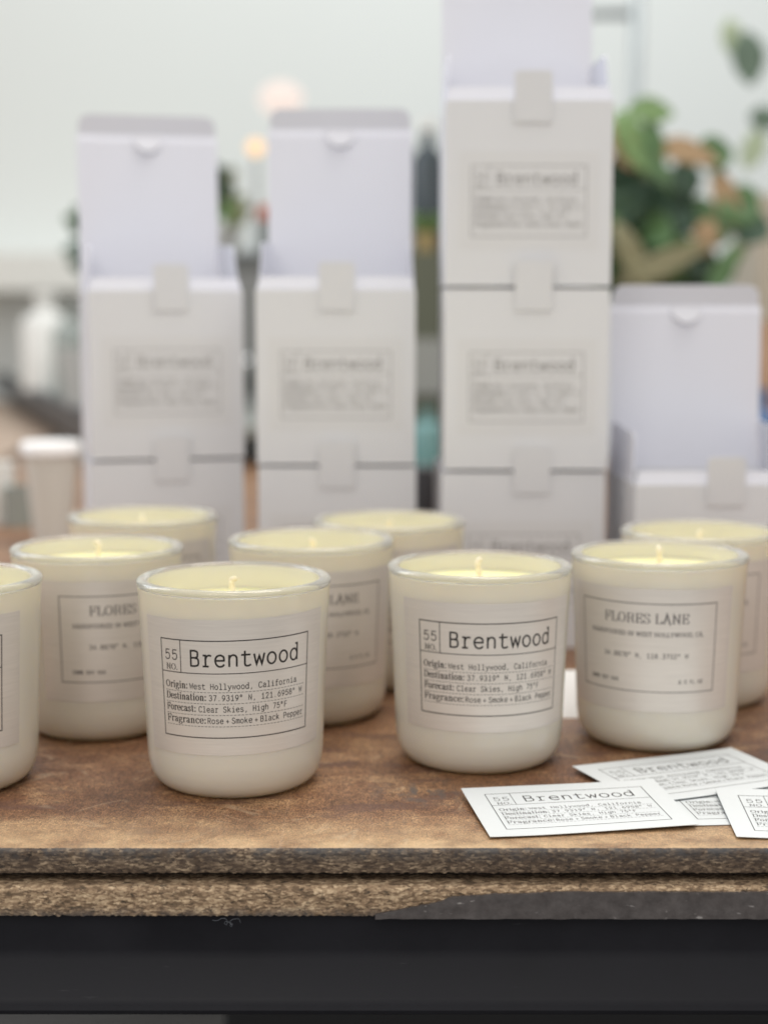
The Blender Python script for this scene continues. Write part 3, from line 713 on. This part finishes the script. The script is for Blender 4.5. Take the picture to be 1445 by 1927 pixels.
for bx, bz, dx, dz, L, w, m in [(-.035, 1.50, .12, -1, .085, .055, greyleaf), (.0, 1.385, -.1, -1, .04, .05, greyleaf), (-.005, 1.35, -.4, -1, .07, .04, paleleaf), (-.06, 1.52, .1, -1, .06, .035, paleleaf)]:
    leaf(pl2, (bx, 0, bz), (dx, -.1, dz), L, w, m, 0)
# garment rack post and bar behind
rk = empty('metal_rack', (.487, 3.2, -.85)); tag(rk, 'grey metal rack post with a cross bar standing against the pale wall', 'rack')
gm = simple('grey_metal', (.42, .45, .46, 1), .4, .05, 20, Metallic=.3)
b = MB(); b.tube([(0, 0, .02), (0, 0, 1.9)], .013, 12); b.build('post', gm, rk, True)
b = MB(); b.tube([(-.32, 0, 1.635), (0, 0, 1.635)], .010, 10); b.build('bar', gm, rk, True)
b = MB(); b.box(-.34, .12, -.12, .12, 0, .02); b.build('foot', gm, rk)
b = MB(); b.tube([(-.32, 0, .02), (-.32, 0, 1.645)], .009, 10); b.build('post', gm, rk, True)
# counter with dark edge on the left, bottles on it
ct = empty('dark_edged_counter', (0, 0, 0)); tag(ct, 'grey counter with a dark navy edge slanting away at the left', 'counter')
cp = [(-1.02, 4.3), (-.30, 2.05), (-.12, 2.35), (-.12, 4.3)]
grey = simple('counter_grey', (.30, .31, .29, 1), .35, .1, 8); navy = simple('navy_edge', (.012, .018, .03, 1), .4, .2)
b = MB(); b.prism([(x_, y_) for x_, y_ in cp], (0, 0, .052), (1, 0, 0), (0, 1, 0), .012); b.build('counter_top', grey, ct)
b = MB(); p0, p1 = Vector((-1.02, 4.3, 0)), Vector((-.30, 2.05, 0)); ex = (p1-p0).normalized()
b.prism([(0, .010), ((p1-p0).length, .010), ((p1-p0).length, .055), (0, .055)], p0, ex, (0, 0, 1), -.02); b.build('edge_strip', navy, ct)
for x_, y_ in ((-.9, 4.2), (-.2, 4.2), (-.22, 2.4)):
    b = MB(); b.box(x_-.02, x_+.02, y_-.02, y_+.02, -.85, .04); b.build('leg', gm, ct)
woodm = simple('pale_plywood', (.50, .37, .28, 1), .5, .12, 9)
wt = empty('plywood_table', (0, 0, 0)); tag(wt, 'pale plywood table partly visible behind the bench at the far left', 'table')
b = MB(); b.box(-2.4, -.62, 2.55, 4.3, -.05, -.02); b.build('table_top', woodm, wt)
for x_, y_ in ((-2.3, 2.6), (-.68, 2.6), (-2.3, 4.2), (-.72, 4.2)):
    b = MB(); b.box(x_-.025, x_+.025, y_-.025, y_+.025, -.85, -.05); b.build('leg', woodm, wt)
def bottle(x, y, z, r, h, mat, lab, cap=None, group=None):
    e = empty('bottle', (x, y, z)); tag(e, lab, 'bottle', group)
    b = MB(); b.lathe([(0, 0), (r, 0), (r, h*.68), (r*.85, h*.75), (r*.35, h*.82), (r*.35, h*.92), (0, h*.92)], 32); b.build('bottle_body', mat, e, True, 40)
    b = MB(); b.lathe([(0, h*.921), (r*.42, h*.921), (r*.42, h), (0, h)], 24); b.build('cap', cap or mat, e, True, 40); return e
bgr, bgreen, bwhite = simple('bottle_grey', (.30, .33, .31, 1), .25, .05), simple('bottle_green', (.26, .30, .20, 1), .25, .1), simple('white_ceramic', (.80, .80, .77, 1), .3, .02)
BTG = 'bottles on the counter at the left'
bottle(-.70, 3.35, .0522, .050, .20, bwhite, 'pale bottle at the left end of the counter', group=BTG)
bottle(-.61, 3.15, .0522, .034, .175, bgr, 'grey bottle second from the left on the counter', group=BTG)
bottle(-.525, 3.05, .0522, .030, .15, bwhite, 'slim white bottle third from the left on the counter', group=BTG)
bottle(-.455, 2.95, .0522, .028, .13, bgreen, 'green bottle standing nearest the left box stack', group=BTG)
e = empty('wall_shelf', (-.66, 4.50, .27)); tag(e, 'white wall shelf end above the counter bottles', 'shelf')
b = MB(); b.box(-.9, .16, -.12, .099, 0, .10); b.build('shelf_board', bwhite, e)
# shrub by the left stack
sh = empty('green_shrub', (-.505, 2.75, .0522)); tag(sh, 'small dark green shrub peeping out left of the left box stack', 'plant')
pot(sh, 0, 0, 0, .05, .10, terra)
b = MB(); b.tube([(0, 0, .08), (.01, 0, .2), (.02, 0, .36)], [.006, .005, .003], 6); b.build('stem', stemm, sh, True)
for i in range(30):
    a = rnd.uniform(0, 6.28); z_ = rnd.uniform(.20, .31)
    leaf(sh, (.02, 0, z_), (math.cos(a), math.sin(a), rnd.uniform(-.1, .9)), rnd.uniform(.05, .075), .03, rnd.choice([green2, green1]), .3, rnd.uniform(-.7, .7))
# cabinet behind the gap between the left and middle stacks
cabm = simple('grey_cabinet_paint', (.10, .105, .10, 1), .5, .08)
cab = empty('grey_cabinet', (-.235, 2.9, -.85)); tag(cab, 'dark grey cabinet glimpsed between the left and middle box stacks', 'cabinet')
b = MB(); b.box(-.12, .12, -.15, .15, 0, 1.16); b.build('cabinet_body', cabm, cab)
for z_ in (.75, .95): b = MB(); b.box(-.11, .11, -.158, -.151, z_, z_+.18); b.build('drawer_front', simple('drawer_grey', (.2, .205, .20, 1), .5), cab)
for z_ in (.848, .980): b = MB(); b.lathe([(.0095*math.sin(math.pi*i/10), -.0095*math.cos(math.pi*i/10)) for i in range(11)], 20, c=(.004, -.169, z_)); b.build('glint_ball', simple('chrome_glint_ball', (.95, .95, .95, 1), .12, Metallic=1.0), cab, True)  # invented chrome balls, added for small bright glints between the stacks
s2 = empty('leafy_pot', (-.285, 2.88, .3103)); tag(s2, 'small leafy green pot plant on the dark grey cabinet', 'plant')
pot(s2, 0, 0, 0, .035, .05, terra)
for i in range(30):
    a = rnd.uniform(0, 6.28); leaf(s2, (rnd.uniform(-.02,.02), 0, .04+rnd.uniform(0, .09)), (math.cos(a), math.sin(a), 1), rnd.uniform(.05, .08), .028, rnd.choice([green2, green3, olive]), .3)
def emis(name, col, st):
    t = NT(name); t.set(Base_Color=(.08,.07,.06,1), Emission_Color=col, Emission_Strength=st); return t.m
lm = empty('globe_lamp', (-.222, 2.84, .3103)); tag(lm, 'lamp with a glowing warm globe on top of the grey cabinet', 'lamp')
b = MB(); b.lathe([(0, 0), (.030, 0), (.030, .01), (.005, .016), (.005, .17), (0, .17)], 24); b.build('lamp_stand', gm, lm, True, 40)
b = MB(); b.lathe([(.014*math.sin(math.pi*i/14), .185-.014*math.cos(math.pi*i/14)) for i in range(15)], 24); b.build('globe', emis('warm_globe_glow', (1, .62, .30, 1), 1.25), lm, True)
cn = empty('tin_can', (-.198, 2.80, .3103)); tag(cn, 'small red and grey tin beside the globe lamp', 'tin')
b = MB(); b.lathe([(0, 0), (.018, 0), (.018, .06), (0, .06)], 24); b.build('tin_body', simple('tin_grey', (.25, .28, .27, 1), .35), cn, True, 40)
b = MB(); b.lathe([(0, .0601), (.0185, .0601), (.0185, .082), (0, .082)], 24); b.build('lid', simple('tin_red', (.50, .13, .07, 1), .4), cn, True, 40)
pp = empty('paper_lantern', (-.225, 3.6, -.85)); tag(pp, 'pale peach glowing paper lantern on a tall thin stand by the wall', 'lamp')
b = MB(); b.tube([(0, 0, .02), (0, 0, 1.49)], .004, 8); b.build('lamp_stand', bwhite, pp, True)
b = MB(); b.lathe([(0, 0), (.12, 0), (.12, .02), (0, .02)], 24); b.build('foot', bwhite, pp, True, 40)
b = MB(); b.lathe([(.048*math.sin(math.pi*i/14), 1.525-.036*math.cos(math.pi*i/14)) for i in range(15)], 24); b.build('lamp_shade', emis('peach_shade_glow', (1, .84, .76, 1), .85), pp, True)
# cabinet with bottle behind the gap right of the middle stack
oc = empty('olive_cabinet', (.075, 2.62, -.85)); tag(oc, 'narrow olive cabinet glimpsed between the middle and tallest stacks', 'cabinet')
b = MB(); b.box(-.09, .09, 0, .25, 0, 1.16); b.build('cabinet_body', simple('olive_paint', (.10, .11, .075, 1), .5), oc)
b = MB(); b.box(-.085, .085, -.006, -.0005, .93, 1.02); b.build('drawer_front', simple('grey_panel', (.3, .31, .29, 1), .5), oc)
bottle(.072, 2.70, .3103, .03, .215, simple('dark_blue_glass', (.03, .045, .055, 1), .2), 'dark blue bottle on the olive cabinet', bwhite)
gl = empty('small_green_plant', (.068, 2.64, .3103)); tag(gl, 'tiny green plant in front of the dark blue bottle', 'plant')
pot(gl, 0, 0, 0, .02, .03, simple('ochre_pot', (.35, .27, .12, 1), .5))
for i in range(8): a = i*.8; leaf(gl, (0, 0, .028), (math.cos(a)*.6, math.sin(a)*.6, 1), .05, .022, green3, .4)
bottle(.058, 2.15, .0003, .022, .085, simple('teal_glass', (.13, .27, .27, 1), .2), 'teal bottle standing on the bench between the middle and tallest stacks')
b = MB(); b.lathe([(0, 0), (.014, 0), (.015, .03), (0, .032)], 24); o = b.build('pink_candle', simple('pink_wax', (.62, .40, .35, 1), .4), None, True, 40); o.location = (.049, 1.9, .0003)
tag(o, 'short pink candle on the bench seen between the middle and tallest stacks', 'candle')
b = MB(); b.lathe([(0, 0), (.020, 0), (.020, .066), (.018, .069), (0, .069)], 32); o = b.build('black_tin', simple('black_tin_paint', (.015, .013, .015, 1), .4), None, True, 40); o.location = (.043, 1.5, .0003)
tag(o, 'small black tin on the bench between the middle and tallest stacks', 'tin')
# things at the right edge
cbx = empty('beige_carton', (.68, 2.6, .0)); tag(cbx, 'tall beige carton at the right picture edge behind the plant', 'carton')
b = MB(); b.box(-.082, .12, 0, .2, -.85, .40); b.build('carton_body', simple('beige_board', (.50, .44, .35, 1), .6, .04), cbx)
bottle(.436, 1.85, .0003, .018, .125, simple('blue_plastic', (.06, .13, .28, 1), .35), 'blue bottle beside the lone right box')
o = bpy.data.objects.new('x', None); bpy.data.objects.remove(o)
b = MB(); b.lathe([(0, 0), (.035, 0), (.045, .08), (.040, .20), (0, .20)], 32); o = b.build('terracotta_vase', simple('terracotta', (.50, .33, .22, 1), .6), None, True, 40); o.location = (.545, 2.2, .0003)
tag(o, 'terracotta vase at the right picture edge behind the lone box', 'vase')
# tapered white cup and glassware at the left on the bench
cu = empty('paper_cup', (-.303, 1.46, .0003)); tag(cu, 'tapered white cup with bright lid, left of the left box stack', 'cup')
b = MB(); b.lathe([(0, 0), (.016, 0), (.0245, .086), (0, .086)], 48); b.build('cup_body', simple('cup_cream', (.66, .65, .60, 1), .5, .01), cu, True, 40)
b = MB(); b.lathe([(0, .0861), (.027, .0861), (.027, .094), (.025, .0965), (0, .0965)], 48); b.build('lid', simple('cup_white', (.97, .97, .97, 1), .3, .003), cu, True, 40)
for i, (x_, y_, r_, h_, lab) in enumerate([(-.395, 1.62, .022, .062, 'small white dish jar cut by the left picture edge'), (-.365, 1.60, .016, .040, 'tiny grey glass pot beside the tapered cup')]):
    e = empty('small_pot', (x_, y_, .0003)); tag(e, lab, 'pot')
    b = MB(); b.lathe([(0, 0), (r_*.9, 0), (r_, h_), (r_*.9, h_), (r_*.8, .004), (0, .004)], 32); b.build('pot_body', (bwhite, bgr)[i], e, True, 40)
# dark crate and pale bag under the bench
b = MB(); b.box(-.118, .75, 1.14, 1.6, -.849, -.22); o = b.build('storage_crate', simple('black_crate', (.010, .010, .012, 1), .5, .3)); tag(o, 'dark storage crate in the shadow under the bench', 'crate')

# ------------------------------------------------------------------ light
w = bpy.data.worlds.new('World'); scene.world = w; w.use_nodes = True
bg = w.node_tree.nodes['Background']; bg.inputs[0].default_value = (1.0, .985, .96, 1); bg.inputs[1].default_value = .66
def area(name, loc, target, size, sizey, power, col):
    l = bpy.data.lights.new(name, 'AREA'); l.shape = 'RECTANGLE'; l.size = size; l.size_y = sizey; l.energy = power; l.color = col
    o = bpy.data.objects.new(name, l); COL.objects.link(o); o.location = loc
    o.rotation_euler = (Vector(target)-Vector(loc)).to_track_quat('-Z', 'Y').to_euler(); return o
area('ceiling_light', (.25, 1.15, 1.7), (0, .95, 0), 1.3, .7, 19, (1, .96, .90))
area('window_light', (-1.6, 1.9, 1.4), (0, .9, .1), 1.2, 1.2, 18, (.84, .90, 1.0))
area('front_light', (-.35, -1.0, 1.5), (0, .85, .12), 1.3, .9, 15, (1, .955, .89))

area('wall_fill_light', (.2, 3.0, 2.4), (.1, 4.6, .5), 2.4, .8, 26, (.95, 1, .99))  # added fill lamp without a visible source, brightens the far wall
# ------------------------------------------------------------------ camera
cam = bpy.data.cameras.new('Camera'); co = bpy.data.objects.new('Camera', cam); COL.objects.link(co); scene.camera = co
co.location = (0, 0, .2142); co.rotation_euler = (R(90-7.114), 0, 0)
cam.sensor_fit = 'VERTICAL'; cam.sensor_height = 36; cam.sensor_width = 27; cam.lens = 3026/1927*36
cam.clip_start = .02; cam.clip_end = 60
cam.dof.use_dof = True; cam.dof.focus_distance = .674; cam.dof.aperture_fstop = 4.7

scene.render.engine = 'CYCLES'
cy = scene.cycles; cy.use_denoising = True; cy.max_bounces = 14; cy.diffuse_bounces = 5; cy.glossy_bounces = 4; cy.transmission_bounces = 10
cy.caustics_refractive = True; cy.caustics_reflective = False; cy.sample_clamp_indirect = 6; cy.blur_glossy = .3
vs_ = scene.view_settings; vs_.view_transform = 'Standard'; vs_.look = 'None'; vs_.exposure = .13; vs_.gamma = 1
